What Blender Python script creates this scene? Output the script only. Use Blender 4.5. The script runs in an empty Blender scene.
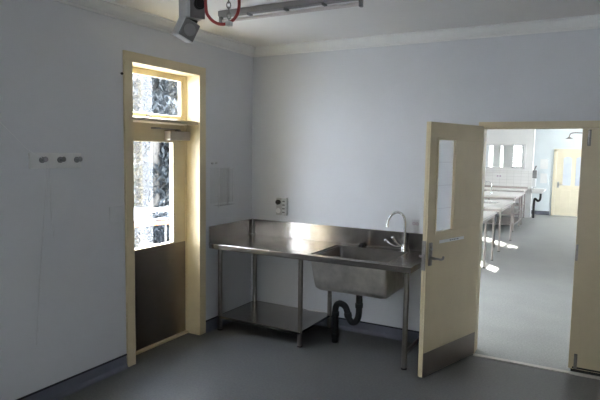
import bpy, bmesh, math, random
from mathutils import Vector, Matrix
random.seed(7)
S = bpy.context.scene
COL = S.collection
PI = math.pi
V = Vector

# ---------------------------------------------------------------- materials
def new_mat(name):
    m = bpy.data.materials.new(name); m.use_nodes = True
    nt = m.node_tree
    return m, nt, nt.nodes['Principled BSDF']

def noise_to(nt, scale, detail=4, coord='Object', stretch=None, rough=0.6):
    tc = nt.nodes.new('ShaderNodeTexCoord')
    n = nt.nodes.new('ShaderNodeTexNoise')
    n.inputs['Scale'].default_value = scale
    n.inputs['Detail'].default_value = detail
    n.inputs['Roughness'].default_value = rough
    if stretch:
        mp = nt.nodes.new('ShaderNodeMapping'); mp.inputs['Scale'].default_value = stretch
        nt.links.new(tc.outputs[coord], mp.inputs['Vector']); nt.links.new(mp.outputs['Vector'], n.inputs['Vector'])
    else:
        nt.links.new(tc.outputs[coord], n.inputs['Vector'])
    return n

def mat(name, col, rough=0.6, metal=0.0, var=0.0, scale=6.0, bump=0.0, bscale=60, stretch=None, spec=0.5, rvar=0.0):
    m, nt, b = new_mat(name)
    c = (*col, 1)
    b.inputs['Roughness'].default_value = rough
    b.inputs['Metallic'].default_value = metal
    b.inputs['Specular IOR Level'].default_value = spec
    n = noise_to(nt, scale, stretch=stretch)
    r = nt.nodes.new('ShaderNodeValToRGB')
    r.color_ramp.elements[0].position = 0.3; r.color_ramp.elements[1].position = 0.7
    r.color_ramp.elements[0].color = tuple(max(0, x * (1 - var)) for x in col) + (1,)
    r.color_ramp.elements[1].color = tuple(min(1, x * (1 + var)) for x in col) + (1,)
    nt.links.new(n.outputs['Fac'], r.inputs['Fac']); nt.links.new(r.outputs['Color'], b.inputs['Base Color'])
    if rvar:
        mr = nt.nodes.new('ShaderNodeMapRange')
        mr.inputs['To Min'].default_value = max(0.02, rough - rvar); mr.inputs['To Max'].default_value = rough + rvar
        nt.links.new(n.outputs['Fac'], mr.inputs['Value']); nt.links.new(mr.outputs['Result'], b.inputs['Roughness'])
    if bump:
        n2 = noise_to(nt, bscale, 3)
        bp = nt.nodes.new('ShaderNodeBump'); bp.inputs['Strength'].default_value = bump; bp.inputs['Distance'].default_value = 0.004
        nt.links.new(n2.outputs['Fac'], bp.inputs['Height']); nt.links.new(bp.outputs['Normal'], b.inputs['Normal'])
    return m

def glass_mat(name, tint=(0.93, 0.95, 0.95), gloss=0.08, haze=0.0):
    m, nt, b = new_mat(name)
    nt.nodes.remove(b)
    out = nt.nodes['Material Output']
    tr = nt.nodes.new('ShaderNodeBsdfTransparent'); tr.inputs['Color'].default_value = (*tint, 1)
    gl = nt.nodes.new('ShaderNodeBsdfGlossy'); gl.inputs['Roughness'].default_value = 0.02
    fr = nt.nodes.new('ShaderNodeLayerWeight'); fr.inputs['Blend'].default_value = 0.5
    pw = nt.nodes.new('ShaderNodeMath'); pw.operation = 'POWER'; pw.inputs[1].default_value = 5.0
    ma = nt.nodes.new('ShaderNodeMath'); ma.operation = 'MULTIPLY_ADD'; ma.inputs[1].default_value = 0.9; ma.inputs[2].default_value = 0.03
    mx = nt.nodes.new('ShaderNodeMixShader')
    nt.links.new(fr.outputs['Facing'], pw.inputs[0]); nt.links.new(pw.outputs[0], ma.inputs[0])
    nt.links.new(ma.outputs[0], mx.inputs['Fac'])
    nt.links.new(tr.outputs['BSDF'], mx.inputs[1]); nt.links.new(gl.outputs['BSDF'], mx.inputs[2])
    last = mx
    if haze:
        d = nt.nodes.new('ShaderNodeBsdfTranslucent'); d.inputs['Color'].default_value = (0.9, 0.92, 0.95, 1)
        d2 = nt.nodes.new('ShaderNodeBsdfDiffuse'); d2.inputs['Color'].default_value = (0.9, 0.92, 0.95, 1)
        a = nt.nodes.new('ShaderNodeMixShader'); a.inputs['Fac'].default_value = 0.4
        nt.links.new(d.outputs['BSDF'], a.inputs[1]); nt.links.new(d2.outputs['BSDF'], a.inputs[2])
        h = nt.nodes.new('ShaderNodeMixShader'); h.inputs['Fac'].default_value = haze
        nt.links.new(mx.outputs['Shader'], h.inputs[1]); nt.links.new(a.outputs['Shader'], h.inputs[2])
        last = h
    nt.links.new(last.outputs['Shader'], out.inputs['Surface'])
    return m

WALLC = (0.64, 0.652, 0.682)
M = {}
M['wall'] = mat('wall_paint', WALLC, 0.55, var=0.035, scale=1.3, bump=0.05, bscale=90)
M['farwall'] = mat('white_wall_paint', (0.80, 0.80, 0.79), 0.5, var=0.03, scale=1.5)
M['bluewall'] = mat('pale_blue_paint', (0.76, 0.81, 0.83), 0.5, var=0.03, scale=1.5)
M['ceiling'] = mat('ceiling_paint', (0.83, 0.82, 0.805), 0.8, var=0.03, scale=1.2)
M['cornice'] = mat('cornice_paint', (0.79, 0.79, 0.78), 0.7, var=0.02)
M['cream'] = mat('cream_gloss', (0.64, 0.545, 0.35), 0.38, var=0.05, scale=5)
M['creamdoor'] = mat('cream_door_paint', (0.66, 0.56, 0.37), 0.42, var=0.05, scale=3)
M['fardoor'] = mat('far_door_cream', (0.82, 0.74, 0.56), 0.4, var=0.03)
M['cove'] = mat('cove_vinyl', (0.12, 0.124, 0.155), 0.45, var=0.1, scale=8)
M['covecap'] = mat('cove_cap_strip', (0.012, 0.012, 0.018), 0.5, var=0.1)
M['steel'] = mat('brushed_steel', (0.46, 0.435, 0.41), 0.21, 1.0, var=0.12, scale=3, stretch=(1.5, 3, 4), rvar=0.03, bump=0.008, bscale=8)
M['bowlsteel'] = mat('reflection_mottled_steel', (0.74, 0.705, 0.67), 0.34, 1.0, var=0.22, scale=6, rvar=0.05)  # bright base and blotches imitate mottled reflections on the bowl front
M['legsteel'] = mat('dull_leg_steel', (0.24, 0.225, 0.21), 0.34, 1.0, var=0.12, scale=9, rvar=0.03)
M['steeldark'] = mat('worn_steel', (0.40, 0.385, 0.37), 0.21, 1.0, var=0.07, scale=3.0, rvar=0.03, bump=0.008, bscale=8)
M['kick'] = mat('kick_plate_steel', (0.26, 0.23, 0.205), 0.34, 1.0, var=0.06, scale=4, rvar=0.02, bump=0.006, bscale=9)
M['chrome'] = mat('chrome', (0.62, 0.62, 0.62), 0.16, 1.0, var=0.02)
M['alu'] = mat('aluminium', (0.55, 0.55, 0.55), 0.42, 1.0, var=0.06)
M['thresh'] = mat('dull_threshold', (0.50, 0.47, 0.43), 0.6, 0.0, var=0.12, scale=12)
M['dullmetal'] = mat('dull_bolt_metal', (0.22, 0.21, 0.20), 0.45, 0.5, var=0.1)
M['bronze'] = mat('dark_bronze', (0.30, 0.28, 0.265), 0.35, 0.9, var=0.15, scale=20)
M['black'] = mat('black_plastic', (0.004, 0.004, 0.0045), 0.5, var=0.1)
M['rubber'] = mat('black_rubber', (0.02, 0.018, 0.017), 0.6, var=0.1)
M['white'] = mat('white_plastic', (0.72, 0.72, 0.72), 0.4, var=0.03)
M['peg'] = mat('shadow_grey_peg', (0.24, 0.24, 0.25), 0.4, var=0.05)  # pale pegs darkened so their colour carries the crescent shadows
M['grey'] = mat('grey_plastic', (0.50, 0.505, 0.51), 0.45, var=0.05)
M['dgrey'] = mat('dark_grey_plastic', (0.14, 0.135, 0.135), 0.45, var=0.08)
M['mgrey'] = mat('mid_grey_plastic', (0.22, 0.22, 0.22), 0.5, var=0.05)
M['outlet'] = mat('outlet_grey', (0.46, 0.46, 0.46), 0.45, var=0.05)
M['red'] = mat('red_cable', (0.30, 0.03, 0.03), 0.45, var=0.08)
M['chain'] = mat('chain_metal', (0.30, 0.29, 0.28), 0.4, 0.9, var=0.1)
M['batten'] = mat('batten_metal', (0.30, 0.29, 0.29), 0.5, var=0.04)
M['tube'] = mat('tube_glass', (0.74, 0.68, 0.66), 0.25, var=0.02)
M['closer'] = mat('closer_silver', (0.46, 0.42, 0.37), 0.5, 0.3, var=0.05)
M['string'] = mat('white_string', (0.75, 0.76, 0.78), 0.7, var=0.03)
M['paper'] = mat('paper', (0.86, 0.86, 0.85), 0.6, var=0.03)
M['ink'] = mat('ink', (0.05, 0.05, 0.07), 0.6, var=0.1)
M['pink'] = mat('faded_print', (0.45, 0.33, 0.42), 0.6, var=0.1)
M['bench_white'] = mat('pale_bench_top', (0.70, 0.67, 0.65), 0.32, var=0.04)
M['pipe_grey'] = mat('table_leg_steel', (0.42, 0.38, 0.36), 0.4, 0.6, var=0.08)
M['porcelain'] = mat('porcelain', (0.80, 0.79, 0.78), 0.2, var=0.02)
M['mirror'] = mat('mirror_silver', (0.86, 0.88, 0.88), 0.03, 1.0, var=0.01)
M['bark'] = mat('bark', (0.07, 0.065, 0.06), 0.9, var=0.3, scale=8)
M['leafA'] = mat('leaf_blue_green', (0.022, 0.027, 0.032), 0.55, var=0.5, scale=1.5)
M['leafB'] = mat('leaf_dark', (0.014, 0.018, 0.024), 0.55, var=0.5, scale=1.5)
M['ground_out'] = mat('pale_gravel', (0.42, 0.42, 0.42), 0.9, var=0.2, scale=3)
M['orange'] = mat('orange_board', (0.42, 0.12, 0.03), 0.6, var=0.1)
M['glass'] = glass_mat('window_glass')
M['frost'] = glass_mat('obscure_glass', (0.95, 0.96, 0.97), haze=0.45)
M['screen'] = glass_mat('pale_mesh', (0.95, 0.96, 1.0), haze=0.007)

# floor vinyl: mottled grey
def floor_mat(k=1.0):
    m, nt, b = new_mat('grey_vinyl')
    n = noise_to(nt, 55, 6, rough=0.8); n2 = noise_to(nt, 1.6, 5)
    r = nt.nodes.new('ShaderNodeValToRGB')
    r.color_ramp.elements[0].position = 0.32; r.color_ramp.elements[1].position = 0.72
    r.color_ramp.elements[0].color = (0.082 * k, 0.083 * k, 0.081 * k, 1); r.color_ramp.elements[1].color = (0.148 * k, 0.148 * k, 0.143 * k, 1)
    r2 = nt.nodes.new('ShaderNodeValToRGB')
    r2.color_ramp.elements[0].position = 0.3; r2.color_ramp.elements[1].position = 0.75
    r2.color_ramp.elements[0].color = (0.82, 0.82, 0.83, 1); r2.color_ramp.elements[1].color = (1.12, 1.12, 1.10, 1)
    mx = nt.nodes.new('ShaderNodeMix'); mx.data_type = 'RGBA'; mx.blend_type = 'MULTIPLY'; mx.inputs['Factor'].default_value = 1
    nt.links.new(n.outputs['Fac'], r.inputs['Fac']); nt.links.new(n2.outputs['Fac'], r2.inputs['Fac'])
    nt.links.new(r.outputs['Color'], mx.inputs['A']); nt.links.new(r2.outputs['Color'], mx.inputs['B'])
    nt.links.new(mx.outputs['Result'], b.inputs['Base Color'])
    mr = nt.nodes.new('ShaderNodeMapRange'); mr.inputs['To Min'].default_value = 0.36; mr.inputs['To Max'].default_value = 0.58
    nt.links.new(n2.outputs['Fac'], mr.inputs['Value']); nt.links.new(mr.outputs['Result'], b.inputs['Roughness'])
    b.inputs['Specular IOR Level'].default_value = 0.4
    return m
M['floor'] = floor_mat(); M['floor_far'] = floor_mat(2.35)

def tile_mat():
    m, nt, b = new_mat('white_wall_tiles')
    tc = nt.nodes.new('ShaderNodeTexCoord'); mp = nt.nodes.new('ShaderNodeMapping')
    mp.inputs['Rotation'].default_value = (PI / 2, 0, 0)
    br = nt.nodes.new('ShaderNodeTexBrick'); br.offset = 0.0
    br.inputs['Color1'].default_value = (0.80, 0.79, 0.78, 1); br.inputs['Color2'].default_value = (0.77, 0.76, 0.75, 1)
    br.inputs['Mortar'].default_value = (0.62, 0.61, 0.60, 1); br.inputs['Scale'].default_value = 1
    br.inputs['Brick Width'].default_value = 0.2; br.inputs['Row Height'].default_value = 0.1; br.inputs['Mortar Size'].default_value = 0.004
    nt.links.new(tc.outputs['Object'], mp.inputs['Vector']); nt.links.new(mp.outputs['Vector'], br.inputs['Vector'])
    nt.links.new(br.outputs['Color'], b.inputs['Base Color']); b.inputs['Roughness'].default_value = 0.25
    return m
M['tiles'] = tile_mat()
def splash_mat():
    m = mat('brushed_splash_steel', (0.44, 0.415, 0.39), 0.24, 1.0, var=0.12, scale=2.5, stretch=(5, 3, .3), rvar=0.02)
    nt = m.node_tree; b = nt.nodes['Principled BSDF']
    t = nt.nodes.new('ShaderNodeTangent'); t.direction_type = 'RADIAL'; t.axis = 'Z'
    nt.links.new(t.outputs['Tangent'], b.inputs['Tangent'])
    b.inputs['Anisotropic'].default_value = 0.75; b.inputs['Anisotropic Rotation'].default_value = 0.25
    return m
M['splash'] = splash_mat()

# ---------------------------------------------------------------- mesh helpers
class MB:
    """collects shapes into one bmesh (world coordinates)"""
    def __init__(s): s.bm = bmesh.new()
    def box(s, a, b, bev=0.0, rot=None, seg=2):
        a, b = V(a), V(b); c = (a + b) / 2; d = b - a
        r = bmesh.ops.create_cube(s.bm, size=1)
        vs = r['verts']
        for v in vs:
            v.co = V((v.co.x * abs(d.x), v.co.y * abs(d.y), v.co.z * abs(d.z)))
        if bev:
            es = list({e for v in vs for e in v.link_edges})
            rr = bmesh.ops.bevel(s.bm, geom=es, offset=bev, segments=seg, affect='EDGES', profile=0.5)
            vs = list({v for f in rr['faces'] for v in f.verts} | {v for v in vs if v.is_valid})
        for v in vs:
            p = v.co if rot is None else rot @ v.co
            v.co = p + c
        return s
    def cyl(s, p0, p1, r0, r1=None, n=16, caps=True):
        r1 = r0 if r1 is None else r1
        p0, p1 = V(p0), V(p1); d = p1 - p0
        q = V((0, 0, 1)).rotation_difference(d.normalized())
        mtx = Matrix.Translation((p0 + p1) / 2) @ q.to_matrix().to_4x4()
        bmesh.ops.create_cone(s.bm, cap_ends=caps, segments=n, radius1=r0, radius2=r1, depth=d.length, matrix=mtx)
        return s
    def ball(s, c, r, sc=(1, 1, 1), n=12):
        mtx = Matrix.Translation(c) @ Matrix.Diagonal((*sc, 1))
        bmesh.ops.create_uvsphere(s.bm, u_segments=n * 2, v_segments=n, radius=r, matrix=mtx)
        return s
    def tube(s, pts, r, n=10, smooth=True, caps=True):
        pts = [V(p) for p in pts]
        if smooth: pts = spline(pts)
        rings = []
        t = (pts[1] - pts[0]).normalized()
        up = V((0, 0, 1)) if abs(t.z) < 0.9 else V((1, 0, 0))
        nrm = t.cross(up).normalized()
        for i, p in enumerate(pts):
            a = pts[max(i - 1, 0)]; b = pts[min(i + 1, len(pts) - 1)]
            t = (b - a).normalized()
            nrm = (nrm - t * nrm.dot(t)).normalized(); bi = t.cross(nrm)
            rings.append([s.bm.verts.new(p + (nrm * math.cos(k * 2 * PI / n) + bi * math.sin(k * 2 * PI / n)) * r) for k in range(n)])
        for A, B in zip(rings, rings[1:]):
            for k in range(n):
                s.bm.faces.new((A[k], A[(k + 1) % n], B[(k + 1) % n], B[k]))
        if caps:
            s.bm.faces.new(rings[0][::-1]); s.bm.faces.new(rings[-1])
        return s
    def prism(s, pts, d):
        """polygon pts extruded by vector d"""
        d = V(d)
        A = [s.bm.verts.new(V(p)) for p in pts]; B = [s.bm.verts.new(V(p) + d) for p in pts]
        n = len(A)
        s.bm.faces.new(A); s.bm.faces.new(B[::-1])
        for k in range(n):
            s.bm.faces.new((A[k], B[k], B[(k + 1) % n], A[(k + 1) % n]))
        return s
    def torus(s, c, R, r, ax, n=18, m=8, stretch=None):
        c = V(c); ax = V(ax).normalized()
        q = V((0, 0, 1)).rotation_difference(ax)
        rings = []
        for i in range(n):
            a = i * 2 * PI / n
            ring = []
            for j in range(m):
                b = j * 2 * PI / m
                p = V(((R + r * math.cos(b)) * math.cos(a), (R + r * math.cos(b)) * math.sin(a), r * math.sin(b)))
                p = q @ p
                if stretch: p = V((p.x * stretch[0], p.y * stretch[1], p.z * stretch[2]))
                ring.append(s.bm.verts.new(c + p))
            rings.append(ring)
        for i in range(n):
            A, B = rings[i], rings[(i + 1) % n]
            for j in range(m):
                s.bm.faces.new((A[j], B[j], B[(j + 1) % m], A[(j + 1) % m]))
        return s
    def build(s, name, m, parent=None, smooth=False):
        bmesh.ops.recalc_face_normals(s.bm, faces=s.bm.faces[:])
        me = bpy.data.meshes.new(name)
        o = bpy.data.objects.new(name, me)
        if parent is not None:
            inv = WM[parent.name].inverted()
            s.bm.transform(inv)
            o.parent = parent; WM[o.name] = WM[parent.name].copy()
        else:
            WM[o.name] = Matrix.Identity(4)
        s.bm.to_mesh(me); s.bm.free()
        me.materials.append(m)
        if smooth:
            for p in me.polygons: p.use_smooth = True
            try:
                me.set_sharp_from_angle(angle=math.radians(40))
            except Exception:
                pass
        COL.objects.link(o)
        return o
WM = {}

def spline(pts, k=6):
    out = []
    P = [pts[0]] + list(pts) + [pts[-1]]
    for i in range(1, len(P) - 2):
        for j in range(k):
            t = j / k
            a, b, c, d = P[i - 1], P[i], P[i + 1], P[i + 2]
            out.append(0.5 * ((2 * b) + (-a + c) * t + (2 * a - 5 * b + 4 * c - d) * t * t + (-a + 3 * b - 3 * c + d) * t ** 3))
    out.append(P[-2])
    return out

def tag(o, label, cat, group=None, kind=None):
    o['label'] = label; o['category'] = cat
    if group: o['group'] = group
    if kind: o['kind'] = kind
    return o

def empty(name, loc, rz=0.0):
    o = bpy.data.objects.new(name, None); COL.objects.link(o)
    o.location = loc; o.rotation_euler = (0, 0, rz); o.empty_display_size = 0.1
    WM[o.name] = Matrix.Translation(loc) @ Matrix.Rotation(rz, 4, 'Z')
    return o

def wall_panels(mb, axis, t0, t1, a0, a1, z0, z1, holes):
    """wall slab with rectangular holes; axis 'x' = slab normal along x (runs along y); holes = (a0, a1, z0, z1)"""
    As = sorted({a0, a1, *[h[0] for h in holes], *[h[1] for h in holes]})
    for p, q in zip(As, As[1:]):
        mid = (p + q) / 2
        hs = sorted([(h[2], h[3]) for h in holes if h[0] < mid < h[1]])
        z = z0
        for lo, hi in hs + [(z1, z1)]:
            if lo > z + 1e-5:
                if axis == 'x': mb.box((t0, p, z), (t1, q, lo))
                else: mb.box((p, t0, z), (q, t1, lo))
            z = max(z, hi)
    return mb

# ---------------------------------------------------------------- dimensions
HC = 2.95
YR, YF, XR = -7.2, 13.25, 5.6         # rear wall, far wall, right wall
DY0, DY1, DZ = -1.785, -0.935, 2.545  # exterior doorway in left wall (inside the frame)
WT = 0.24
OX0, OX1, OZ = 2.490, 3.268, 2.066    # clear double-door opening, left jamb to leading edge of the closed leaf
RX1 = 4.04
FARWIN = [(.45, 3.1, .95, 2.35), (6.2, 6.95, 1.0, 2.2), (8.55, 9.3, .95, 2.2)]

# ---------------------------------------------------------------- shell
tag(MB().box((-0.24, YR - .2, -0.12), (XR + .2, -.015, 0.0)).build('floor', M['floor']),
    'mottled dark grey vinyl floor of the sink room', 'floor', kind='structure')
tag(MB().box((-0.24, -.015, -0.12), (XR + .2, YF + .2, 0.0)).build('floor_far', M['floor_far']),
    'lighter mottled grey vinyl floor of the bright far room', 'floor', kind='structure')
tag(MB().box((-0.24, YR - .2, HC), (XR + .2, YF + .2, HC + .15)).build('ceiling', M['ceiling']),
    'off-white flat ceiling', 'ceiling', kind='structure')
mb = MB()
wall_panels(mb, 'x', -WT, 0.0, YR, 0.06, 0, HC, [(DY0 - .03, DY1 + .03, 0, DZ + .03)])
tag(mb.build('wall_left', M['wall']), 'pale blue-grey painted wall holding the glazed exterior door', 'wall', kind='structure')
mb = MB()
wall_panels(mb, 'y', 0.0, 0.12, 0.0, XR, 0, HC, [(OX0 - .05, RX1 + .05, 0, OZ + .06)])
tag(mb.build('wall_back', M['wall']), 'pale blue-grey wall behind the steel sink bench', 'wall', kind='structure')
RWIN = [(10.2, 12.5)]
tag(wall_panels(MB(), 'x', XR, XR + .2, YR, YF, 0, HC, [(a, b, .9, 2.5) for a, b in RWIN]).build('wall_right', M['wall']),
    'wall along the side opposite the exterior door', 'wall', kind='structure')
tag(wall_panels(MB(), 'y', YR - .2, YR, -WT, XR, 0, HC, [(3.4, 4.4, 1.1, 2.15)]).build('wall_rear', M['wall']),
    'wall behind the viewer', 'wall', kind='structure')
mb = MB()
wall_panels(mb, 'x', -WT, 0.0, 0.06, YF, 0, HC, FARWIN)
tag(mb.build('wall_far_left', M['farwall']), 'white window wall of the bright far room', 'wall', kind='structure')
tag(MB().box((-WT, YF, 0), (XR + .2, YF + .2, HC)).build('wall_far', M['bluewall']),
    'pale blue end wall of the far room around the cream door', 'wall', kind='structure')
tag(MB().box((0.0, 12.1, 0), (1.70, 12.34, HC)).build('wall_partition', M['farwall']),
    'white wall stub behind the far benches', 'wall', kind='structure')

# windows along the outside wall
def window(n, y0, y1, z0, z1, label, bars=(2, 3), axis='x', t=-0.14):
    fr = MB(); w = 0.05
    def bx(a0, b0, a1, b1, d=.03):
        if axis == 'x': fr.box((t - d, a0, b0), (t + d, a1, b1))
        else: fr.box((a0, t - d, b0), (a1, t + d, b1))
    bx(y0, z0, y0 + w, z1); bx(y1 - w, z0, y1, z1); bx(y0, z0, y1, z0 + w); bx(y0, z1 - w, y1, z1)
    for i in range(1, bars[0]):
        y = y0 + (y1 - y0) * i / bars[0]; bx(y - .02, z0, y + .02, z1, .02)
    for i in range(1, bars[1]):
        z = z0 + (z1 - z0) * i / bars[1]; bx(y0, z - .02, y1, z + .02, .02)
    f = tag(fr.build('window_%d' % n, M['white']), label, 'window', kind='structure')
    if axis == 'x': MB().box((t - .003, y0 + .01, z0 + .01), (t + .003, y1 - .01, z1 - .01)).build('pane', M['glass'], f)
    else: MB().box((y0 + .01, t - .003, z0 + .01), (y1 - .01, t + .003, z1 - .01)).build('pane', M['glass'], f)
window(2, *FARWIN[0], 'wide white barred window of the far room next to the dividing wall', bars=(4, 3))  # out of view, added to keep the far room bright
window(3, *FARWIN[1], 'narrow white window of the far room, middle of the three in its outside wall', bars=(1, 4))
window(4, *FARWIN[2], 'narrow white window of the far room, deepest in its outside wall', bars=(1, 4))
for i, (a, b) in enumerate(RWIN):
    window(i + 8, a, b, .9, 2.5, 'wide barred window opposite the benches of the far room', t=XR + .1)  # unseen opening, added to lift brightness at the far end

window(7, 3.4, 4.4, 1.1, 2.15, 'unseen window added behind the viewer for more ambient light', axis='y', t=YR - .1)  # added out of view as an ambient source for the sink room

# cornices (stepped cove profile)
prof = [(0, 0), (0, -.088), (.012, -.088), (.016, -.074), (.03, -.068), (.055, -.05), (.075, -.026), (.084, -.016), (.1, -.012), (.1, 0)]
tag(MB().prism([(a, YR, HC + b) for a, b in prof], (0, -YR, 0)).build('trim_1', M['cornice']),
    'moulded plaster cornice above the exterior door wall', 'cornice', kind='structure')
tag(MB().prism([(0, -a, HC + b) for a, b in prof], (XR, 0, 0)).build('trim_2', M['cornice']),
    'moulded plaster cornice above the sink bench wall', 'cornice', kind='structure')
# coved vinyl skirting with black cap strip
sk = [(0, 0), (0, .108), (.004, .108), (.006, .03), (.018, .010), (.035, 0.0)]
def skirt(name, segs, axis, label, x=0.0):
    mb = MB()
    for a, b in segs:
        if axis == 'left': mb.prism([(p, a, z) for p, z in sk], (0, b - a, 0))
        elif axis == 'back': mb.prism([(a, -p, z) for p, z in sk], (b - a, 0, 0))
        else: mb.prism([(a, YF - p, z) for p, z in sk], (b - a, 0, 0))
    o = tag(mb.build(name, M['cove']), label, 'skirting', kind='structure')
    mb = MB()
    for a, b in segs:
        if axis == 'left': mb.box((0, a, .104), (.008, b, .116))
        elif axis == 'back': mb.box((a, -.008, .104), (b, 0, .116))
        else: mb.box((a, YF - .008, .104), (b, YF, .116))
    mb.build('cap_strip', M['covecap'], o)
skirt('baseboard_left', [(YR, -1.872), (-.842, 0)], 'left', 'dark blue-grey coved vinyl skirting beside the exterior door')
skirt('baseboard_back', [(0, OX0 - .05), (RX1 + .05, XR)], 'back', 'dark blue-grey coved vinyl skirting behind the sink bench')
skirt('baseboard_far', [(0, 2.13), (3.35, XR)], 'far', 'dark coved skirting along the pale blue far wall')

# ---------------------------------------------------------------- exterior door (left wall)
fr = MB()
# architraves on the room face
fr.box((0.0, -1.872, 0.0), (.022, DY0, DZ), .003); fr.box((0.0, DY1, 0.0), (.022, -.842, DZ), .003)
fr.box((0.0, -1.872, DZ), (.022, -.842, DZ + .082), .003)
# lining of the reveal
fr.box((-.24, DY0 - .03, 0.0), (.004, DY0, DZ + .03)); fr.box((-.24, DY1, 0.0), (.004, DY1 + .03, DZ + .03))
fr.box((-.24, DY0, DZ), (.004, DY1, DZ + .03))
# door stops
fr.box((-.155, DY1 - .012, .03), (-.14, DY1, DZ))
tag(fr.build('trim_3', M['cream']), 'cream painted frame around the exterior door and its top window', 'door frame', kind='structure')
tag(MB().box((-.20, DY0, 2.075), (.008, DY1, 2.108), .004).build('trim_4', M['cream']),
    'cream ledge between the exterior door and the window above it', 'transom', kind='structure')
tag(MB().box((-.24, DY0, 0.0), (-.122, DY1, .022), .005).build('trim_5', M['cream']),
    'cream sill at the foot of the exterior door', 'door sill', kind='structure')

w = empty('window_1', (-.155, (DY0 + DY1) / 2, 2.11))
tag(w, 'small transom window above the exterior door', 'window', kind='structure')
X0, X1 = -.195, -.155
s_ = MB()
s_.box((X0, DY0, 2.108), (X1, DY1, 2.158), .003); s_.box((X0, DY0, 2.49), (X1, DY1, DZ), .003)
s_.box((X0, DY0, 2.158), (X1, DY0 + .06, 2.49), .003); s_.box((X0, DY1 - .062, 2.158), (X1, DY1, 2.49), .003)
s_.build('sash', M['cream'], w)
MB().box((-.179, DY0 + .05, 2.15), (-.173, DY1 - .05, 2.50)).build('pane', M['glass'], w)
MB().box((-.155, -1.46, 2.118), (-.138, -1.40, 2.142), .004).cyl((-.14, -1.43, 2.13), (-.125, -1.43, 2.128), .008).build('catch', M['bronze'], w)

d = empty('door_1', (-.175, DY0, 0.02))
tag(d, 'cream half glazed exterior door with a steel lower panel', 'door', kind='structure')
l_ = MB()
GZ0, GZ1, GY0, GY1 = .95, 1.905, DY0 + .13, -1.120
l_.box((X0, DY0 + .003, .022), (X1, DY1 - .003, GZ0)); l_.box((X0, DY0 + .003, GZ1), (X1, DY1 - .003, 2.072))
l_.box((X0, DY0 + .003, GZ0), (X1, GY0, GZ1)); l_.box((X0, GY1, GZ0), (X1, DY1 - .003, GZ1))
l_.build('leaf', M['cream'], d)
b_ = MB()
b_.box((X1, GY0 - .012, GZ0 - .012), (X1 + .008, GY1 + .012, GZ0), .002); b_.box((X1, GY0 - .012, GZ1), (X1 + .008, GY1 + .012, GZ1 + .012), .002)
b_.box((X1, GY0 - .012, GZ0), (X1 + .008, GY0, GZ1), .002); b_.box((X1, GY1, GZ0), (X1 + .008, GY1 + .012, GZ1), .002)
b_.build('glazing_bead', M['cream'], d)
MB().box((-.178, GY0 - .005, GZ0 - .005), (-.172, GY1 + .005, GZ1 + .005)).build('pane', M['glass'], d)
MB().box((X1, DY0 + .006, .028), (X1 + .003, DY1 - .006, .936)).build('kick_plate', M['kick'], d)['label'] = 'dull stainless steel lower panel'
c_ = MB().box((X1, -1.23, 1.925), (X1 + .075, -.95, 2.012), .006).build('door_closer', M['closer'], d)
MB().box((X1 + .01, -1.10, 2.005), (X1 + .05, -1.06, 2.022)).box((X1 + .02, -1.38, 2.022), (X1 + .045, -1.06, 2.03)).box((X1 + .0, -1.40, 2.022), (X1 + .06, -1.34, 2.036)).build('closer_arm', M['bronze'], c_)

# ---------------------------------------------------------------- double doorway (back wall)
fr = MB()
fr.box((OX0 - .05, -.012, 0), (OX0, .125, OZ), .003); fr.box((RX1, -.012, 0), (RX1 + .05, .125, OZ), .003)
fr.box((OX0 - .05, -.012, OZ), (RX1 + .05, .125, OZ + .06), .003)
tag(fr.build('trim_6', M['creamdoor']), 'cream frame of the double doorway to the far room', 'door frame', kind='structure')
tag(MB().box((OX0, -.075, 0), (RX1, -.015, .008), .003).build('trim_7', M['thresh']),
    'worn metal threshold strip across the double doorway', 'threshold', kind='structure')

# open leaf: local frame x = along leaf from hinge, y = +normal away (hidden side), z up
HX, HY, LW = 2.490, -0.025, 0.835
ang = math.atan2(-.952, -.3066)
d2 = empty('door_2', (HX, HY, 0), ang)
tag(d2, 'open cream door leaf with narrow glass panel and steel kick plate', 'door', kind='structure')
LM = Matrix.Translation((HX, HY, 0)) @ Matrix.Rotation(ang, 4, 'Z')
class LB(MB):
    """builds in the leaf's own frame; visible face is y = 0, leaf body in y < 0"""
    def build(s, *a, **k):
        s.bm.transform(LM); return MB.build(s, *a, **k)
# leaf local +y = rotate (0,1) by ang : points to (0.95,-0.31) => the visible side
T = .042
wx0, wx1, wz0, wz1 = .462, .715, 1.205, 1.95
lf = LB()
lf.box((0, -T, .012), (LW, 0, wz0), .002); lf.box((0, -T, wz1), (LW, 0, OZ + .022), .002)
lf.box((0, -T, wz0), (wx0, 0, wz1)); lf.box((wx1, -T, wz0), (LW, 0, wz1))
lf.build('leaf', M['creamdoor'], d2)
b_ = LB()
for yy0, yy1 in ((0, .007), (-T - .007, -T)):
    b_.box((wx0 - .02, yy0, wz0 - .02), (wx1 + .02, yy1, wz0), .002); b_.box((wx0 - .02, yy0, wz1), (wx1 + .02, yy1, wz1 + .02), .002)
    b_.box((wx0 - .02, yy0, wz0), (wx0, yy1, wz1), .002); b_.box((wx1, yy0, wz0), (wx1 + .02, yy1, wz1), .002)
b_.build('glazing_bead', M['creamdoor'], d2)
LB().box((wx0 - .004, -.024, wz0 - .004), (wx1 + .004, -.018, wz1 + .004)).build('pane', M['frost'], d2)
wl = LB()
for z in (1.39, 1.58, 1.77): wl.box((wx0, -.0175, z - .002), (wx1, -.0165, z + .002))
wl.build('reflection_line', M['peg'], d2)  # thin grey bars standing in for reflections across the pane
LB().box((.004, 0, .016), (LW - .004, .002, .212)).build('kick_plate', M['kick'], d2)['label'] = 'dull stainless steel kick plate'
# meeting stile strip on the leading edge
LB().box((LW, -T + .012, .012), (LW + .004, -.016, OZ - .01)).build('edge_strip', M['creamdoor'], d2)
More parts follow.
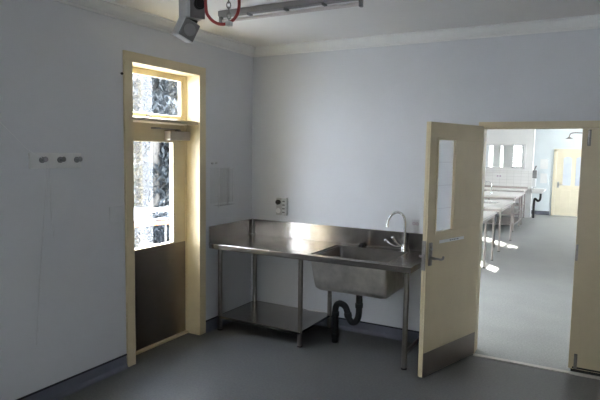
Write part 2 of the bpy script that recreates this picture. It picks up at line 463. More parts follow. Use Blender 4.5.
# lock on the leading edge
LB().box((LW + .004, -T + .004, .90), (LW + .012, -.004, 1.14), .002).box((LW + .012, -T + .012, 1.0), (LW + .020, -.012, 1.035)).build('lock_faceplate', M['bronze'], d2)
def handle(side):
    y0 = 0 if side > 0 else -T; s = side
    h = LB().box((LW - .068, min(y0, y0 + s * .012), .935), (LW - .022, max(y0, y0 + s * .012), 1.125), .006).build('handle_plate', M['bronze'], d2)
    LB().cyl((LW - .045, y0 + s * .012, 1.0), (LW - .045, y0 + s * .05, 1.0), .011).tube([(LW - .045, y0 + s * .05, 1.0), (LW - .075, y0 + s * .055, .996), (LW - .12, y0 + s * .055, .985), (LW - .16, y0 + s * .052, .985), (LW - .175, y0 + s * .048, 1.0)], .009).build('lever', M['bronze'], h, smooth=True)
    LB().cyl((LW - .045, y0 + s * .010, 1.075), (LW - .045, y0 + s * .022, 1.075), .012).build('lock_cylinder', M['alu'], h, smooth=True)
handle(1); handle(-1)
sg = LB().box((.27, 0, 1.103), (.655, .003, 1.130), .001).build('sign_strip', M['paper'], d2)
mk = LB()
xx = .53
xx = .50
for wd in (.022, .014, .02, .012, .02):
    mk.box((xx - wd, .003, 1.113), (xx, .0034, 1.120)); xx -= wd + .012
mk.build('lettering', M['ink'], sg)
hg = LB()
for z in (.25, 1.05, 1.85):
    hg.cyl((-.004, -T - .004, z - .05), (-.004, -T - .004, z + .05), .007)
hg.build('hinge', M['alu'], d2)

# closed leaf
d3 = empty('door_3', (RX1, 0, 0))
tag(d3, 'closed cream door leaf with bolts along its leading edge', 'door', kind='structure')
MB().box((OX1, -.008, .03), (RX1 - .003, .034, OZ - .005), .002).build('leaf', M['creamdoor'], d3)
MB().box((OX1 + .03, -.010, .035), (RX1 - .02, -.008, .05)).build('bottom_seal', M['rubber'], d3)
MB().box((OX1 + .02, -.006, .006), (RX1 - .004, .03, .03)).build('gap_shadow_strip', M['rubber'], d3)  # black strip standing in for the shadow gap below leaf and seal
for z0, z1 in ((OZ - .145, OZ - .012), (.035, .165)):
    bo = MB().box((OX1 + .040, -.022, z0), (OX1 + .066, -.008, z1), .003).build('bolt', M['dullmetal'], d3)
    MB().cyl((OX1 + .053, -.028, z0 + .01), (OX1 + .053, -.028, z1 - .01), .007).box((OX1 + .046, -.042, (z0 + z1) / 2 - .008), (OX1 + .06, -.024, (z0 + z1) / 2 + .008), .002).build('bolt_rod', M['bronze'], bo, smooth=True)

MB().box((OX1 + .002, -.0105, .96), (OX1 + .022, -.008, 1.10), .001).box((OX1 + .006, -.014, 1.0), (OX1 + .018, -.010, 1.04), .001).build('strike_plate', M['bronze'], d3)

# ---------------------------------------------------------------- sink bench
BX0, BX1, BY = 0.012, 2.100, -0.777
bench = empty('sink_bench', (1.05, -.4, 0))
tag(bench, 'stainless steel sink bench with splashback and low shelf in the corner', 'sink bench')
SX0, SX1, SY0, SY1 = 1.115, 1.86, -.69, -.10
t_ = MB()
TH = .006
t_.box((BX0, BY, .9 - TH), (SX0, -.005, .9)); t_.box((SX1, BY, .9 - TH), (BX1, -.005, .9))
t_.box((SX0, BY, .9 - TH), (SX1, SY0, .9)); t_.box((SX0, SY1, .9 - TH), (SX1, -.005, .9))
# folded front and end edges, raised front lip
t_.box((BX0, BY - .004, .853), (BX1, BY + .006, .904), .003); t_.box((BX1 - .006, BY, .853), (BX1 + .003, -.005, .904), .003)
t_.box((BX0, BY + .006, .853), (BX1, BY + .03, .857))
t_.build('worktop', M['steel'], bench)
sp = MB()
sp.box((BX0, -.018, .9), (BX1, -.003, 1.075), .003)
MB().box((BX0 - .009, BY, .88), (BX0 + .006, -.003, 1.075), .003).build('splashback', M['steel'], bench)
sp.build('splashback', M['splash'], bench)
MB().cyl((.035, -.036, .902), (.035, -.036, 1.085), .009).cyl((.04, -.036, .902), (.04, -.036, .912), .022).build('corner_pipe', M['alu'], bench, smooth=True)
# bowl: tapered, rounded bottom edge, built as lofted rings inside and outside
def rrect(x0, x1, y0, y1, r, z, n=6):
    out = []
    for cx_, cy_, a0 in ((x1 - r, y1 - r, 0), (x0 + r, y1 - r, 90), (x0 + r, y0 + r, 180), (x1 - r, y0 + r, 270)):
        for i in range(n + 1):
            a = math.radians(a0 + 90 * i / n); out.append(V((cx_ + r * math.cos(a), cy_ + r * math.sin(a), z)))
    return out
OB = dict(x0=1.135, x1=1.965, y0=-.715, y1=-.11)
bw = MB()
def loft(rings, cap_last=True):
    R = [[bw.bm.verts.new(p) for p in ring] for ring in rings]
    for A, B in zip(R, R[1:]):
        n = len(A)
        for k in range(n): bw.bm.faces.new((A[k], A[(k + 1) % n], B[(k + 1) % n], B[k]))
    if cap_last: bw.bm.faces.new(R[-1])
    return R
o1 = [rrect(1.135, 1.880, -.735, -.09, .012, .894), rrect(1.137, 1.879, -.734, -.09, .02, .87), rrect(1.172, 1.872, -.722, -.10, .03, .63),
      rrect(1.180, 1.868, -.717, -.105, .035, .60), rrect(1.198, 1.855, -.70, -.12, .045, .582)]
i1 = [rrect(1.115, 1.86, -.69, -.10, .02, .8995), rrect(1.147, 1.86, -.69, -.10, .03, .88), rrect(1.180, 1.852, -.68, -.112, .04, .635), rrect(1.21, 1.83, -.655, -.14, .05, .596)]
loft(o1)
bowl = bw.build('sink_bowl', M['bowlsteel'], bench, smooth=True)
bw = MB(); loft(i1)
bw.build('shaded_bowl_inside', M['legsteel'], bowl, smooth=True)  # inside of the bowl in darker steel, its shade put into the colour
MB().cyl((1.492, -.40, .592), (1.492, -.40, .596), .045).torus((1.492, -.40, .597), .04, .004, (0, 0, 1)).build('drain_ring', M['chrome'], bowl, smooth=True)
LEGS = [(.085, -.693), (.085, -.055), (1.021, -.693), (1.021, -.055), (2.040, -.693), (2.040, -.055)]
for x, y in LEGS:
    lg = MB().cyl((x, y, .012), (x, y, .894), .0225, n=20)  .build('leg', M['legsteel'], bench, smooth=True)
    MB().cyl((x, y, 0), (x, y, .014), .026, .022, n=20).build('foot', M['rubber'], lg, smooth=True)
sh = MB()
sh.box((.07, -.712, .145), (1.035, -.035, .150)); sh.box((.07, -.716, .128), (1.035, -.708, .152), .002)
sh.box((.07, -.038, .128), (1.035, -.031, .152), .002); sh.box((1.03, -.712, .128), (1.037, -.035, .152)); sh.box((.068, -.712, .128), (.074, -.035, .152))
sh.build('undershelf', M['steeldark'], bench)
MB().cyl((2.040, -.693, .135), (2.040, -.055, .135), .016).build('side_rail', M['legsteel'], bench, smooth=True)
# tap
tp = MB().cyl((1.80, -.065, .9), (1.80, -.065, .955), .028, .022).ball((1.80, -.065, .957), .022, (1, 1, .7)).box((1.775, -.09, .9), (1.825, -.04, .904)).build('tap', M['chrome'], bench, smooth=True)
MB().tube([(1.805, -.065, .95), (1.808, -.065, 1.08), (1.806, -.066, 1.19), (1.785, -.072, 1.25), (1.735, -.085, 1.272), (1.685, -.098, 1.245), (1.655, -.105, 1.19), (1.648, -.107, 1.15)], .011).cyl((1.648, -.107, 1.155), (1.646, -.108, 1.125), .013, .014).build('spout', M['chrome'], tp, smooth=True)
for e1, e2 in (((1.72, -.12, .95), (1.645, -.14, 1.0)), ((1.755, -.10, .965), (1.715, -.14, 1.03))):
    MB().tube([(1.79, -.075, .945), e1, e2], .011).ball(e2, .015, n=8).build('lever', M['chrome'], tp, smooth=True)
# black waste trap
y = -.40
tr = MB()
tr.cyl((1.492, y, .58), (1.492, y, .545), .043).cyl((1.492, y, .50), (1.492, y, .56), .034)
tr.tube([(1.492, y, .54), (1.494, y, .42), (1.492, y, .31), (1.47, y, .245), (1.43, y, .225), (1.392, y, .26), (1.375, y, .32), (1.35, y, .37), (1.30, y, .39), (1.265, y, .37), (1.25, y, .32), (1.25, y, .2), (1.25, y, .0)], .031, n=14)
for p, a in (((1.494, y, .40), (0, 0, 1)), ((1.252, y, .28), (0, 0, 1)), ((1.25, y, .07), (0, 0, 1)), ((1.383, y, .29), (-.25, 0, 1))):
    aa = V(a).normalized(); tr.cyl(V(p) - aa * .02, V(p) + aa * .02, .037)
tr.build('waste_trap', M['black'], bench, smooth=True)['label'] = 'black plastic waste trap'
pl = MB().cyl((1.365, -.06, .9005), (1.365, -.06, .922), .030, .026).cyl((1.365, -.06, .922), (1.365, -.06, .934), .012, .016)
tag(pl.build('sink_plug', M['rubber'], smooth=True), 'black rubber plug lying on the rear edge of the sink', 'plug')

# ---------------------------------------------------------------- things on the walls
so = empty('wall_socket', (.408, 0, 1.14))
tag(so, 'grey industrial outlet with black round socket above the splashback', 'outlet')
MB().box((.345, -.042, 1.145), (.412, 0, 1.335), .008).build('housing', M['outlet'], so)
MB().box((.420, -.05, 1.145), (.474, 0, 1.335), .008).box((.41, -.03, 1.16), (.422, 0, 1.32)).build('switch_housing', M['grey'], so)
MB().cyl((.378, -.042, 1.288), (.378, -.066, 1.288), .027).cyl((.378, -.066, 1.288), (.378, -.072, 1.288), .02, .016).build('socket', M['black'], so, smooth=True)
MB().cyl((.378, -.042, 1.195), (.378, -.05, 1.195), .024).torus((.378, -.05, 1.195), .024, .004, (0, 1, 0)).build('round_cover', M['white'], so, smooth=True)
for z in (1.18, 1.22, 1.26, 1.30): MB().box((.432, -.058, z - .007), (.462, -.05, z + .007), .003).build('switch', M['dgrey'], so)

st = empty('wall_sticker', (1.92, 0, 1.1))
tag(st, 'small pale square wall plate with two round marks beside the tap', 'wall plate')
MB().box((1.855, -.006, 1.085), (1.93, 0, 1.20), .003).build('plate', M['wall'], st)
MB().torus((1.877, -.007, 1.165), .012, .003, (0, 1, 0)).build('marking', M['pink'], st)
MB().torus((1.909, -.007, 1.165), .012, .003, (0, 1, 0)).build('marking', M['pink'], st)

rk = empty('hook_rail', (0, -2.51, 1.69))
tag(rk, 'white hook rail with three pegs on the wall beside the exterior door', 'hook rail')
MB().box((0, -2.722, 1.692), (.018, -2.30, 1.802), .004).build('board', M['white'], rk)
for yy in (-2.63, -2.485, -2.345):
    pg = MB().cyl((.018, yy, 1.752), (.026, yy, 1.752), .022).cyl((.026, yy, 1.752), (.055, yy, 1.756), .010, .012).ball((.06, yy, 1.757), .019, (.6, 1, 1), 8)
    pg.build('peg', M['peg'], rk, smooth=True)
tag(MB().tube([(.045, -2.618, 1.745), (.03, -2.60, 1.66), (.006, -2.61, 1.4), (.005, -2.66, .9), (.006, -2.70, .45)], .0022, n=6).build('hanging_string', M['string']),
    'long thin white string hanging from the first peg of the hook rail', 'string')
tag(MB().tube([(.05, -2.607, 1.742), (.04, -2.585, 1.66), (.008, -2.56, 1.4), (.006, -2.54, 1.2)], .0022, n=6).build('hanging_string', M['string']),
    'short thin white string end hanging beside the longer one', 'string')
tag(MB().tube([(.045, -2.645, 1.765), (.012, -2.74, 1.83), (.006, -2.84, 1.93), (.006, -3.05, 2.12), (.006, -3.3, 2.35)], .0022, n=6).build('hanging_string', M['string']),
    'thin white string running up the wall from the hook rail', 'string')
sw = empty('switch_plate', (0, -1.966, 1.25))
tag(sw, 'blank white wall plate beside the exterior door frame', 'wall plate')
MB().box((0, -2.03, 1.25), (.010, -1.90, 1.372), .003).build('plate', M['wall'], sw)
MB().box((.010, -2.018, 1.262), (.0115, -1.912, 1.36)).build('cover', M['wall'], sw)
tag(MB().cyl((0, -1.885, 2.44), (.012, -1.885, 2.44), .010).ball((.013, -1.885, 2.44), .009, (.6, 1, 1), 6).build('wall_screw', M['rubber'], smooth=True),
    'small dark screw head on the wall by the top of the exterior door', 'screw')
M['acrylic'] = glass_mat('clear_acrylic', (0.985, 0.985, 0.985))
hd = empty('wall_dispenser', (0, -.6, 1.27))
tag(hd, 'clear plastic wall holder between the exterior door and the corner', 'holder')
MB().box((0.003, -.755, 1.30), (.006, -.42, 1.66)).build('back_plate', M['acrylic'], hd)
f_ = MB(); f_.box((.075, -.70, 1.28), (.078, -.54, 1.66)); f_.box((.045, -.52, 1.30), (.048, -.42, 1.64)); f_.box((.003, -.70, 1.277), (.078, -.42, 1.281))
f_.build('pocket', M['acrylic'], hd)
e_ = MB()
for yy, z0, xx in ((-.70, 1.26, .075), (-.54, 1.29, .06), (-.42, 1.31, .045)):
    e_.box((xx - .003, yy - .002, z0), (xx + .003, yy + .002, 1.66))
e_.build('edge', M['string'], hd)
MB().cyl((0, -.72, 1.705), (.012, -.72, 1.705), .011).build('fixing', M['grey'], hd, smooth=True)
MB().cyl((0, -.655, 1.708), (.012, -.655, 1.708), .011).build('fixing', M['grey'], hd, smooth=True)

# ---------------------------------------------------------------- ceiling things
fl = empty('fluorescent_light', (1.27, -1.46, HC))
tag(fl, 'unlit bare fluorescent tube batten on the ceiling', 'light')
LY = -1.46
MB().box((.66, LY - .03, HC - .045), (1.90, LY + .03, HC), .006).build('batten', M['batten'], fl)
MB().cyl((.69, LY, HC - .078), (1.87, LY, HC - .078), .013).build('tube', M['tube'], fl, smooth=True)
for x in (.672, 1.885):
    MB().box((x - .012, LY - .018, HC - .10), (x + .012, LY + .018, HC - .04), .005).build('lampholder', M['mgrey'], fl)
for x in (.95, 1.28, 1.6):
    MB().box((x - .008, LY - .032, HC - .062), (x + .008, LY + .032, HC - .04), .003).build('clip', M['mgrey'], fl)

PX, PY = 1.810, -3.170
po = empty('hanging_outlet', (PX, PY, 2.30))
tag(po, 'grey outlet box with looped red cable hanging from the ceiling', 'hanging outlet')
Rz = Matrix.Rotation(math.radians(-26.9), 3, 'Z')
def W(x, y, z): return Rz @ V((x, y, 0)) + V((PX, PY, z))
MB().box(W(0, 0, 2.483) - V((.044, .044, .078)), W(0, 0, 2.483) + V((.044, .044, .078)), .007, rot=Rz).build('housing', M['grey'], po)
MB().box(W(.046, .008, 2.478) - V((.004, .034, .075)), W(.046, .008, 2.478) + V((.004, .034, .075)), .003, rot=Rz).build('face_plate', M['dgrey'], po)
MB().cyl(W(.048, .012, 2.462), W(.060, .012, 2.462), .024).cyl(W(.060, .012, 2.462), W(.064, .012, 2.462), .018).build('socket', M['black'], po, smooth=True)
MB().cyl(W(0, 0, 2.54), W(0, 0, HC), .010).cyl(W(0, 0, HC - .02), W(0, 0, HC), .04).build('drop_rod', M['chain'], po, smooth=True)
vd = V((.65, -.76, 0)).normalized()
Rt = Matrix.Rotation(math.radians(-25), 3, vd) @ Rz
c0 = W(-.010, -.008, 2.361) - V((.012, .0066, 0))
lo = MB().box(c0 - V((.040, .040, .042)), c0 + V((.040, .040, .042)), .006, rot=Rt).build('tilted_box', M['grey'], po)
nx = Rt @ V((1, 0, 0)); nz = Rt @ V((0, 0, 1)); ny = Rt @ V((0, 1, 0))
cc = c0 + nx * .042
MB().box(cc - V((.004, .036, .038)), cc + V((.004, .036, .038)), .003, rot=Rt).build('flap', M['dgrey'], lo)
MB().cyl(cc + nx * .002, cc + nx * .010, .026).build('socket_lid', M['mgrey'], lo, smooth=True)
MB().cyl(c0 + nz * .04, W(0, 0, 2.41), .03).build('swivel', M['black'], po, smooth=True)
rv = V((.876, .48, 0)).normalized()
cl = V((1.960, -3.149, 2.455)); R = .072
pts = [V(W(.02, .05, 2.53)), cl + rv * (-R) + V((0, 0, .03))]
for a in range(200, 341, 20):
    pts.append(cl + rv * R * math.cos(math.radians(a)) + V((0, 0, 1.12 * R * math.sin(math.radians(a)))))
pts += [cl + rv * R + V((0, 0, .02)), cl + rv * R * .8 + V((0, 0, .12)), cl + rv * .02 + V((0, 0, .3)), V((cl.x, cl.y, HC))]
MB().tube(pts, .0068, n=10).build('red_cable', M['red'], po, smooth=True)
ch = MB()
a, b = V((1.975, -3.143, HC)), V((1.992, -3.143, 2.375)); n = 26
for i in range(n):
    p = a.lerp(b, (i + .5) / n)
    ch.torus(p, .0085, .0022, rv if i % 2 else vd, n=10, m=6, stretch=(1, 1, 1.6))
ch.build('chain', M['chain'], po, smooth=True)
MB().box(V((1.992, -3.143, 2.375)) - V((.012, .012, .01)), V((1.992, -3.143, 2.375)) + V((.012, .012, .01)), .003).build('cable_clip', M['grey'], po)

# ---------------------------------------------------------------- far room
def table(name, x0, x1, y0, y1, z, label, legs, shelf=False, sink=None, trap=None, tap=None, splash=False):
    t = empty(name, ((x0 + x1) / 2, (y0 + y1) / 2, 0))
    tag(t, label, 'table', 'pale benches of the far room')
    tm = MB()
    tm.box((x0, y0, z - .035), (x1, y1, z), .006)
    tm.build('table_top', M['bench_white'], t)
    if sink:
        a, b, c, dd = sink
        sk_ = MB().box((a, c, z - .001), (b, dd, z + .004), .001)
        sk_.box((a + .02, c + .02, z - .16), (b - .02, dd - .02, z - .036), .02)
        sk_.build('basin', M['steeldark'], t)
    for lx, ly in legs:
        lg = MB().cyl((lx, ly, 0.01), (lx, ly, z - .035), .019, n=12).build('leg', M['pipe_grey'], t, smooth=True)
        MB().cyl((lx, ly, 0), (lx, ly, .012), .022, n=12).build('foot', M['rubber'], lg)
    rr = MB()
    ex0, ex1 = min(l[0] for l in legs), max(l[0] for l in legs)
    ey0, ey1 = min(l[1] for l in legs), max(l[1] for l in legs)
    rr.box((ex0, ey0 - .012, z - .085), (ex1, ey0 + .012, z - .035)); rr.box((ex0, ey1 - .012, z - .085), (ex1, ey1 + .012, z - .035))
    rr.box((ex1 - .012, ey0, z - .085), (ex1 + .012, ey1, z - .035)); rr.box((ex0 - .012, ey0, z - .085), (ex0 + .012, ey1, z - .035))
    rr.build('frame', M['pipe_grey'], t)
    if shelf:
        MB().box((ex0, ey0, .14), (ex1, ey1, .165), .004).build('shelf', M['pipe_grey'], t)
        MB().box((ex0, ey0, .40), (ex1, ey1, .42), .004).build('shelf', M['pipe_grey'], t)
    if splash:
        MB().box((x0, y1 - .02, z), (x1, y1, z + .06), .003).build('splashback', M['pipe_grey'], t)
    if trap:
        px, py = trap
        MB().tube([(px, py, z - .036), (px, py, z - .2), (px, py - .02, z - .3), (px, py - .07, z - .33), (px, py - .1, z - .27), (px + .0, py - .13, z - .24), (px, py - .16, z - .3), (px, py - .16, .0)], .028, n=10).cyl((px, py, z - .12), (px, py, z - .037), .05).build('waste_trap', M['black'], t, smooth=True)
    if tap:
        px, py = tap
        tt = MB().cyl((px, py, z), (px, py, z + .06), .025, .018).build('tap', M['chrome'], t, smooth=True)
        MB().tube([(px, py, z + .05), (px, py, z + .2), (px - .03, py - .02, z + .29), (px - .11, py - .05, z + .31), (px - .18, py - .08, z + .27), (px - .2, py - .09, z + .2)], .011, n=8).build('spout', M['chrome'], tt, smooth=True)
    return t
ZT = .85
table('work_table', 1.15, 1.895, 3.2, 4.8, ZT, 'pale work table nearest the open door leaf', [(1.22, 3.3), (1.855, 3.98), (1.855, 4.72), (1.22, 4.72)])
table('work_table', 1.05, 1.86, 5.6, 7.35, ZT, 'pale work table with a dark sink and a black waste trap beneath', [(1.12, 5.7), (1.815, 5.7), (1.815, 7.25), (1.12, 7.25)], sink=(1.1, 1.62, 6.35, 6.85), trap=(1.64, 6.28))
table('work_table', .75, 1.72, 8.65, 10.4, ZT, 'pale shelved bench with a tap, third from the open door leaf', [(.82, 8.75), (1.66, 8.75), (1.66, 9.85), (1.66, 10.3), (.82, 10.3)], shelf=True, tap=(1.06, 9.15))
table('work_table', .2, 1.60, 11.2, 12.08, ZT, 'pale bench against the tiled wall of the far room', [(.27, 11.28), (1.54, 11.28), (1.54, 11.98), (.27, 11.98)], shelf=True, splash=True)

tag(MB().box((0, 12.085, .81), (1.70, 12.1, 1.38)).build('trim_8', M['tiles']),
    'white wall tiles above the far bench', 'tiles', kind='structure')
mi = empty('wall_mirror', (.9, 12.08, 1.43))
tag(mi, 'wide white-framed mirror above the tiled far bench', 'mirror')
mf = MB(); mx0, mx1, mz0, mz1 = .25, 1.50, 1.43, 2.15
mf.box((mx0, 12.03, mz0), (mx1, 12.1, mz0 + .03)); mf.box((mx0, 12.03, mz1 - .03), (mx1, 12.1, mz1)); mf.box((mx0, 12.03, mz0), (mx0 + .03, 12.1, mz1)); mf.box((mx1 - .06, 12.03, mz0), (mx1, 12.1, mz1))
mf.build('frame', M['white'], mi)
MB().box((mx0 + .02, 12.06, mz0 + .02), (mx1 - .05, 12.07, mz1 - .02)).build('glass', M['mirror'], mi)
MB().box((1.13, 12.02, mz0 + .03), (1.40, 12.05, mz0 + .055), .004).build('ledge', M['dgrey'], mi)
ou = empty('power_outlet', (.77, 12.085, 1.17))
tag(ou, 'small double power outlet on the white tiles of the far wall', 'outlet')
MB().box((.70, 12.07, 1.15), (.86, 12.085, 1.25), .004).build('plate', M['white'], ou)
MB().box((.72, 12.066, 1.18), (.765, 12.07, 1.22)).build('socket', M['pink'], ou)
MB().box((.795, 12.066, 1.18), (.84, 12.07, 1.22)).build('socket', M['pink'], ou)

ba = empty('wall_basin', (1.70, 12.2, .7))
tag(ba, 'small white hand basin on the end of the far white wall', 'basin')
bw = MB()
loft([rrect(1.70, 2.08, 12.02, 12.34, .05, .865), rrect(1.70, 2.08, 12.02, 12.34, .05, .82), rrect(1.70, 2.0, 12.06, 12.31, .06, .73)])
loft([rrect(1.70, 2.08, 12.02, 12.34, .05, .8651), rrect(1.74, 2.05, 12.05, 12.31, .06, .86), rrect(1.77, 1.98, 12.09, 12.28, .06, .76)])
bw.build('bowl', M['porcelain'], ba, smooth=True)
MB().tube([(1.95, 12.12, .74), (1.95, 12.12, .60), (1.93, 12.12, .53), (1.88, 12.12, .51), (1.84, 12.12, .55), (1.80, 12.12, .56), (1.785, 12.12, .4), (1.785, 12.12, .0)], .032, n=10).build('waste_trap', M['black'], ba, smooth=True)
MB().tube([(1.74, 12.2, .865), (1.74, 12.2, .90), (1.77, 12.2, .91), (1.84, 12.2, .905)], .012, n=8).build('tap', M['chrome'], ba, smooth=True)
sd = empty('soap_dispenser', (1.70, 12.2, 1.2))
tag(sd, 'grey soap dispenser with a white lower half above the hand basin', 'dispenser')
MB().box((1.70, 12.12, 1.16), (1.82, 12.26, 1.40), .015).build('tank', M['mgrey'], sd)
MB().box((1.70, 12.12, .92), (1.80, 12.26, 1.155), .01).build('cover', M['white'], sd)
MB().tube([(1.75, 12.2, 1.39), (1.755, 12.2, 1.45), (1.79, 12.2, 1.53)], .02, n=8).build('pump', M['mgrey'], sd, smooth=True)
for k, (x0, z0, wd, hh, lb) in enumerate(((1.80, 1.42, .22, .3, 'upper pale paper notice on the blue far wall above the basin'), (1.82, .98, .2, .3, 'lower pale paper notice on the blue far wall beside the basin'))):
    tag(MB().box((x0, YF - .006, z0), (x0 + wd, YF + .001, z0 + hh)).build('paper_notice', M['paper']), lb, 'notice', 'paper notices on the far wall')

# far door
fr = MB()
FX0, FX1, FZ = 2.17, 3.27, 2.02
fr.box((FX0, YF - .03, 0), (FX0 + .09, YF, FZ), .004); fr.box((FX1 - .09, YF - .03, 0), (FX1, YF, FZ), .004); fr.box((FX0, YF - .03, FZ - .07), (FX1, YF, FZ + .02), .004)
tag(fr.build('trim_9', M['fardoor']), 'cream frame around the far panelled door', 'door frame', kind='structure')
d4 = empty('door_4', (FX0 + .09, YF, 0))
tag(d4, 'cream panelled door with two arched panes at the far end', 'door', kind='structure')
lx0, lx1 = FX0 + .092, FX1 - .092
MB().box((lx0, YF - .022, .01), (lx1, YF - .001, FZ - .072)).build('leaf', M['fardoor'], d4)
def arch(x0, x1, z0, z1, y, n=8):
    r = (x1 - x0) / 2
    return [(x0, y, z0), (x1, y, z0)] + [(x0 + r + r * math.cos(PI * i / n), y, z1 - r * .55 + r * .55 * math.sin(PI * i / n)) for i in range(n + 1)]
M['farpane'] = mat('pale_obscure_pane', (0.62, 0.66, 0.74), 0.15, var=0.05)
for a, b in ((2.45, 2.67), (2.79, 3.01)):
    p_ = MB().prism(arch(a - .02, b + .02, .92, 1.82, YF - .028), (0, .006, 0)).build('pane_surround', M['fardoor'], d4)
    MB().prism(arch(a, b, .94, 1.80, YF - .031), (0, .004, 0)).build('pane', M['farpane'], p_)
pm = MB()
for a, b in ((2.42, 2.68), (2.78, 3.04)):
    pm.box((a, YF - .03, .15), (b, YF - .02, .8), .008)
pm.build('panel', M['fardoor'], d4)
MB().cyl((lx0 + .07, YF - .02, .95), (lx0 + .07, YF - .07, .95), .012).box((lx0 + .06, YF - .08, .94), (lx0 + .17, YF - .065, .96), .004).box((lx0 + .045, YF - .028, .86), (lx0 + .095, YF - .02, 1.04), .003).build('handle', M['alu'], d4)
sw_ = empty('overhead_shower', (3.25, 12.85, 0))
tag(sw_, 'chrome overhead shower rose on a bent pipe before the far door', 'shower')
MB().tube([(3.25, 12.85, 0), (3.25, 12.85, 1.5), (3.25, 12.85, 2.44), (3.2, 12.85, 2.50), (3.0, 12.85, 2.505), (2.72, 12.85, 2.51), (2.62, 12.85, 2.49), (2.58, 12.85, 2.42), (2.58, 12.85, 2.37)], .016, n=10).build('pipe', M['legsteel'], sw_, smooth=True)
MB().cyl((2.58, 12.85, 2.335), (2.58, 12.85, 2.385), .11, .03, n=20).build('rose', M['legsteel'], sw_, smooth=True)

# ---------------------------------------------------------------- outside the exterior door
tag(MB().box((-60, -40, -.32), (-.24, 60, -.2)).build('ground', M['ground_out']), 'pale gravel ground outside the exterior door', 'ground', kind='structure')
sc = empty('mesh_screen', (-.5, -1.5, -.2))
tag(sc, 'pale translucent mesh screen outside the glazed exterior door', 'screen')
MB().box((-.502, -2.6, -.15), (-.498, -1.03, 3.0)).build('mesh', M['screen'], sc)
MB().box((-.515, -2.62, -.2), (-.485, -2.58, 3.02)).build('post', M['white'], sc)
MB().box((-.515, -2.62, 3.0), (-.485, -1.0, 3.03)).build('frame', M['white'], sc)

def leaf_cloud(mb, centers, n, size):
    bm = mb.bm
    for i in range(n):
        c, r = random.choice(centers)
        while True:
            p = V((random.uniform(-1, 1), random.uniform(-1, 1), random.uniform(-1, 1)))
            if 0.25 < p.length < 1: break
        p = V(c) + V((p.x * r[0], p.y * r[1], p.z * r[2]))
        p.z = max(p.z, -.19)
        s = size * random.uniform(.6, 1.4)
        q = Matrix.Rotation(random.uniform(0, 6.28), 3, 'Z') @ Matrix.Rotation(random.uniform(-1.2, 1.2), 3, 'X')
        vs = [bm.verts.new(p + q @ V(v)) for v in ((-s * .35, 0, 0), (0, -s * .9, 0), (s * .35, 0, 0), (0, s * .9, 0))]
        bm.faces.new(vs)
def tree(x, y, h, label, lm, nb=14, spread=2.2, n=5200, low=-.1):
    t = empty('tree', (x, y, -.2))
    tag(t, label, 'tree', 'trees outside the exterior door')
    tr = MB()
    tr.tube([(x, y, -.2), (x + .1, y, h * .3), (x - .1, y + .1, h * .6), (x, y, h * .9)], .17, n=10)
    cs = []
    for i in range(nb):
        z = random.uniform(low, h); a = random.uniform(0, 6.28); rr = random.uniform(.3, 1) * spread * (1 - .5 * z / h)
        c = V((x + rr * math.cos(a), y + rr * math.sin(a), z)); cs.append((c, (random.uniform(.7, 1.3), random.uniform(.7, 1.3), random.uniform(.4, .8))))
        tr.tube([(x, y, max(0, z - .9)), c.lerp(V((x, y, z)), .5) + V((0, 0, -.1)), c], .035, n=6)
    tr.build('trunk', M['bark'], t, smooth=True)
    mb = MB(); leaf_cloud(mb, cs, n, .16)
    mb.build('foliage', lm, t)
tree(-10.3, 9.15, 9, 'tall tree straight out beyond the door glass', M['leafA'], 44, 1.6, 20000)
tree(-13.4, 13.1, 9.5, 'dark tree beyond the door glass on the closer side', M['leafB'], 44, 1.6, 20000)
tree(-17.5, 16.6, 10, 'tree farthest back beyond the door glass', M['leafA'], 44, 2.2, 20000)
tree(-14.5, 6.0, 8.5, 'tree mostly hidden behind the pale mesh screen', M['leafB'], 30, 1.6, 12000)
for k, (x, y, lb) in enumerate(((-5.0, 2.6, 'low dark shrub behind the rail, behind the mesh screen'), (-5.1, 3.95, 'low dark shrub behind the rail at the centre of the door glass'), (-5.3, 5.3, 'low dark shrub behind the rail toward the bench side'))):
    b_ = empty('shrub', (x, y, -.2)); tag(b_, lb, 'shrub', 'shrubs behind the rail')
    st_ = MB()
    for j in range(7):
        a = j * .9; st_.tube([(x, y, -.2), (x + .15 * math.cos(a), y + .15 * math.sin(a), 0), (x + .4 * math.cos(a), y + .4 * math.sin(a), .2)], .012, n=5)
    st_.build('stem', M['bark'], b_)
    mb = MB(); leaf_cloud(mb, [((x, y, .08), (.60, .62, .36)), ((x + .1, y - .15, 0.14), (.45, .45, .32)), ((x - .1, y + .15, 0.12), (.45, .45, .32))], 5000, .055)
    mb.build('foliage', M['leafB'], b_)
ra = empty('low_rail', (-3.6, 2.7, -.2))
tag(ra, 'low white rail with an orange board outside the door', 'rail')
dv = V((.3, 1, 0)).normalized()
c = V((-3.7, 2.6, 0))
rz = Matrix.Rotation(math.atan2(dv.y, dv.x), 3, 'Z')
def bar(mb, z0, z1, th, l=3.0):
    p = c + V((0, 0, (z0 + z1) / 2)); mb.box(p - V((l / 2, th / 2, (z1 - z0) / 2)), p + V((l / 2, th / 2, (z1 - z0) / 2)), .004, rot=rz); return mb
bar(MB(), .53, .555, .04).build('top_rail', M['white'], ra)
bar(MB(), .43, .50, .03).build('board', M['orange'], ra)
for k in (-1.45, 0, 1.45):
    p = c + dv * k
    MB().cyl((p.x, p.y, -.2), (p.x, p.y, .54), .02).build('post', M['bark'], ra)

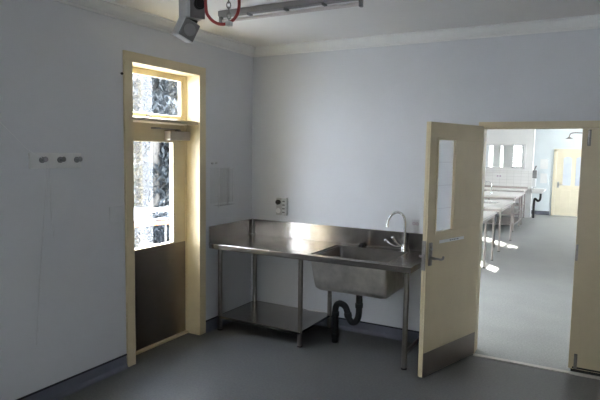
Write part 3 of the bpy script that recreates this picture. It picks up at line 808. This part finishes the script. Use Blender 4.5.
# ---------------------------------------------------------------- light
wd = bpy.data.worlds.new('World'); S.world = wd; wd.use_nodes = True
nt = wd.node_tree; bg = nt.nodes['Background']
tc = nt.nodes.new('ShaderNodeTexCoord'); sx = nt.nodes.new('ShaderNodeSeparateXYZ'); rp = nt.nodes.new('ShaderNodeValToRGB')
rp.color_ramp.elements[0].position = 0.0; rp.color_ramp.elements[0].color = (0.97, 0.98, 1.0, 1)
rp.color_ramp.elements[1].position = 0.8; rp.color_ramp.elements[1].color = (0.80, 0.88, 1.0, 1)
nt.links.new(tc.outputs['Generated'], sx.inputs[0]); nt.links.new(sx.outputs['Z'], rp.inputs['Fac']); nt.links.new(rp.outputs['Color'], bg.inputs['Color'])
bg.inputs['Strength'].default_value = 28.0
su = bpy.data.lights.new('sun', 'SUN'); su.energy = 70; su.angle = math.radians(.6); su.color = (1, .95, .86)
so_ = bpy.data.objects.new('sun', su); COL.objects.link(so_)
el = math.radians(31)
so_.rotation_euler = V((.63 * math.cos(el), -.777 * math.cos(el), -math.sin(el))).to_track_quat('-Z', 'Y').to_euler()

# ---------------------------------------------------------------- camera
yaw, pit, rol, fpx = 0.5033, -0.0893, 0.0157, 541.576
fw = V((-math.sin(yaw) * math.cos(pit), math.cos(yaw) * math.cos(pit), math.sin(pit)))
r = V((math.cos(yaw), math.sin(yaw), 0)); u = r.cross(fw)
r2 = r * math.cos(rol) + u * math.sin(rol); u2 = -r * math.sin(rol) + u * math.cos(rol)
cam = bpy.data.cameras.new('camera'); co = bpy.data.objects.new('camera', cam); COL.objects.link(co)
m = Matrix((r2, u2, -fw)).transposed().to_4x4(); m.translation = V((3.406, -5.0611, 1.8383))
co.matrix_world = m
cam.sensor_width = 36; cam.lens = fpx * 36 / 600; cam.clip_start = .05
S.camera = co
S.view_settings.view_transform = 'Standard'; S.view_settings.look = 'None'; S.view_settings.gamma = 1; S.view_settings.use_curve_mapping = False
S.view_settings.exposure = 0.25
S.cycles.max_bounces = 14; S.cycles.diffuse_bounces = 8; S.cycles.glossy_bounces = 6; S.cycles.transparent_max_bounces = 12
S.cycles.sample_clamp_indirect = 8; S.cycles.use_denoising = True
S.cycles.caustics_reflective = False
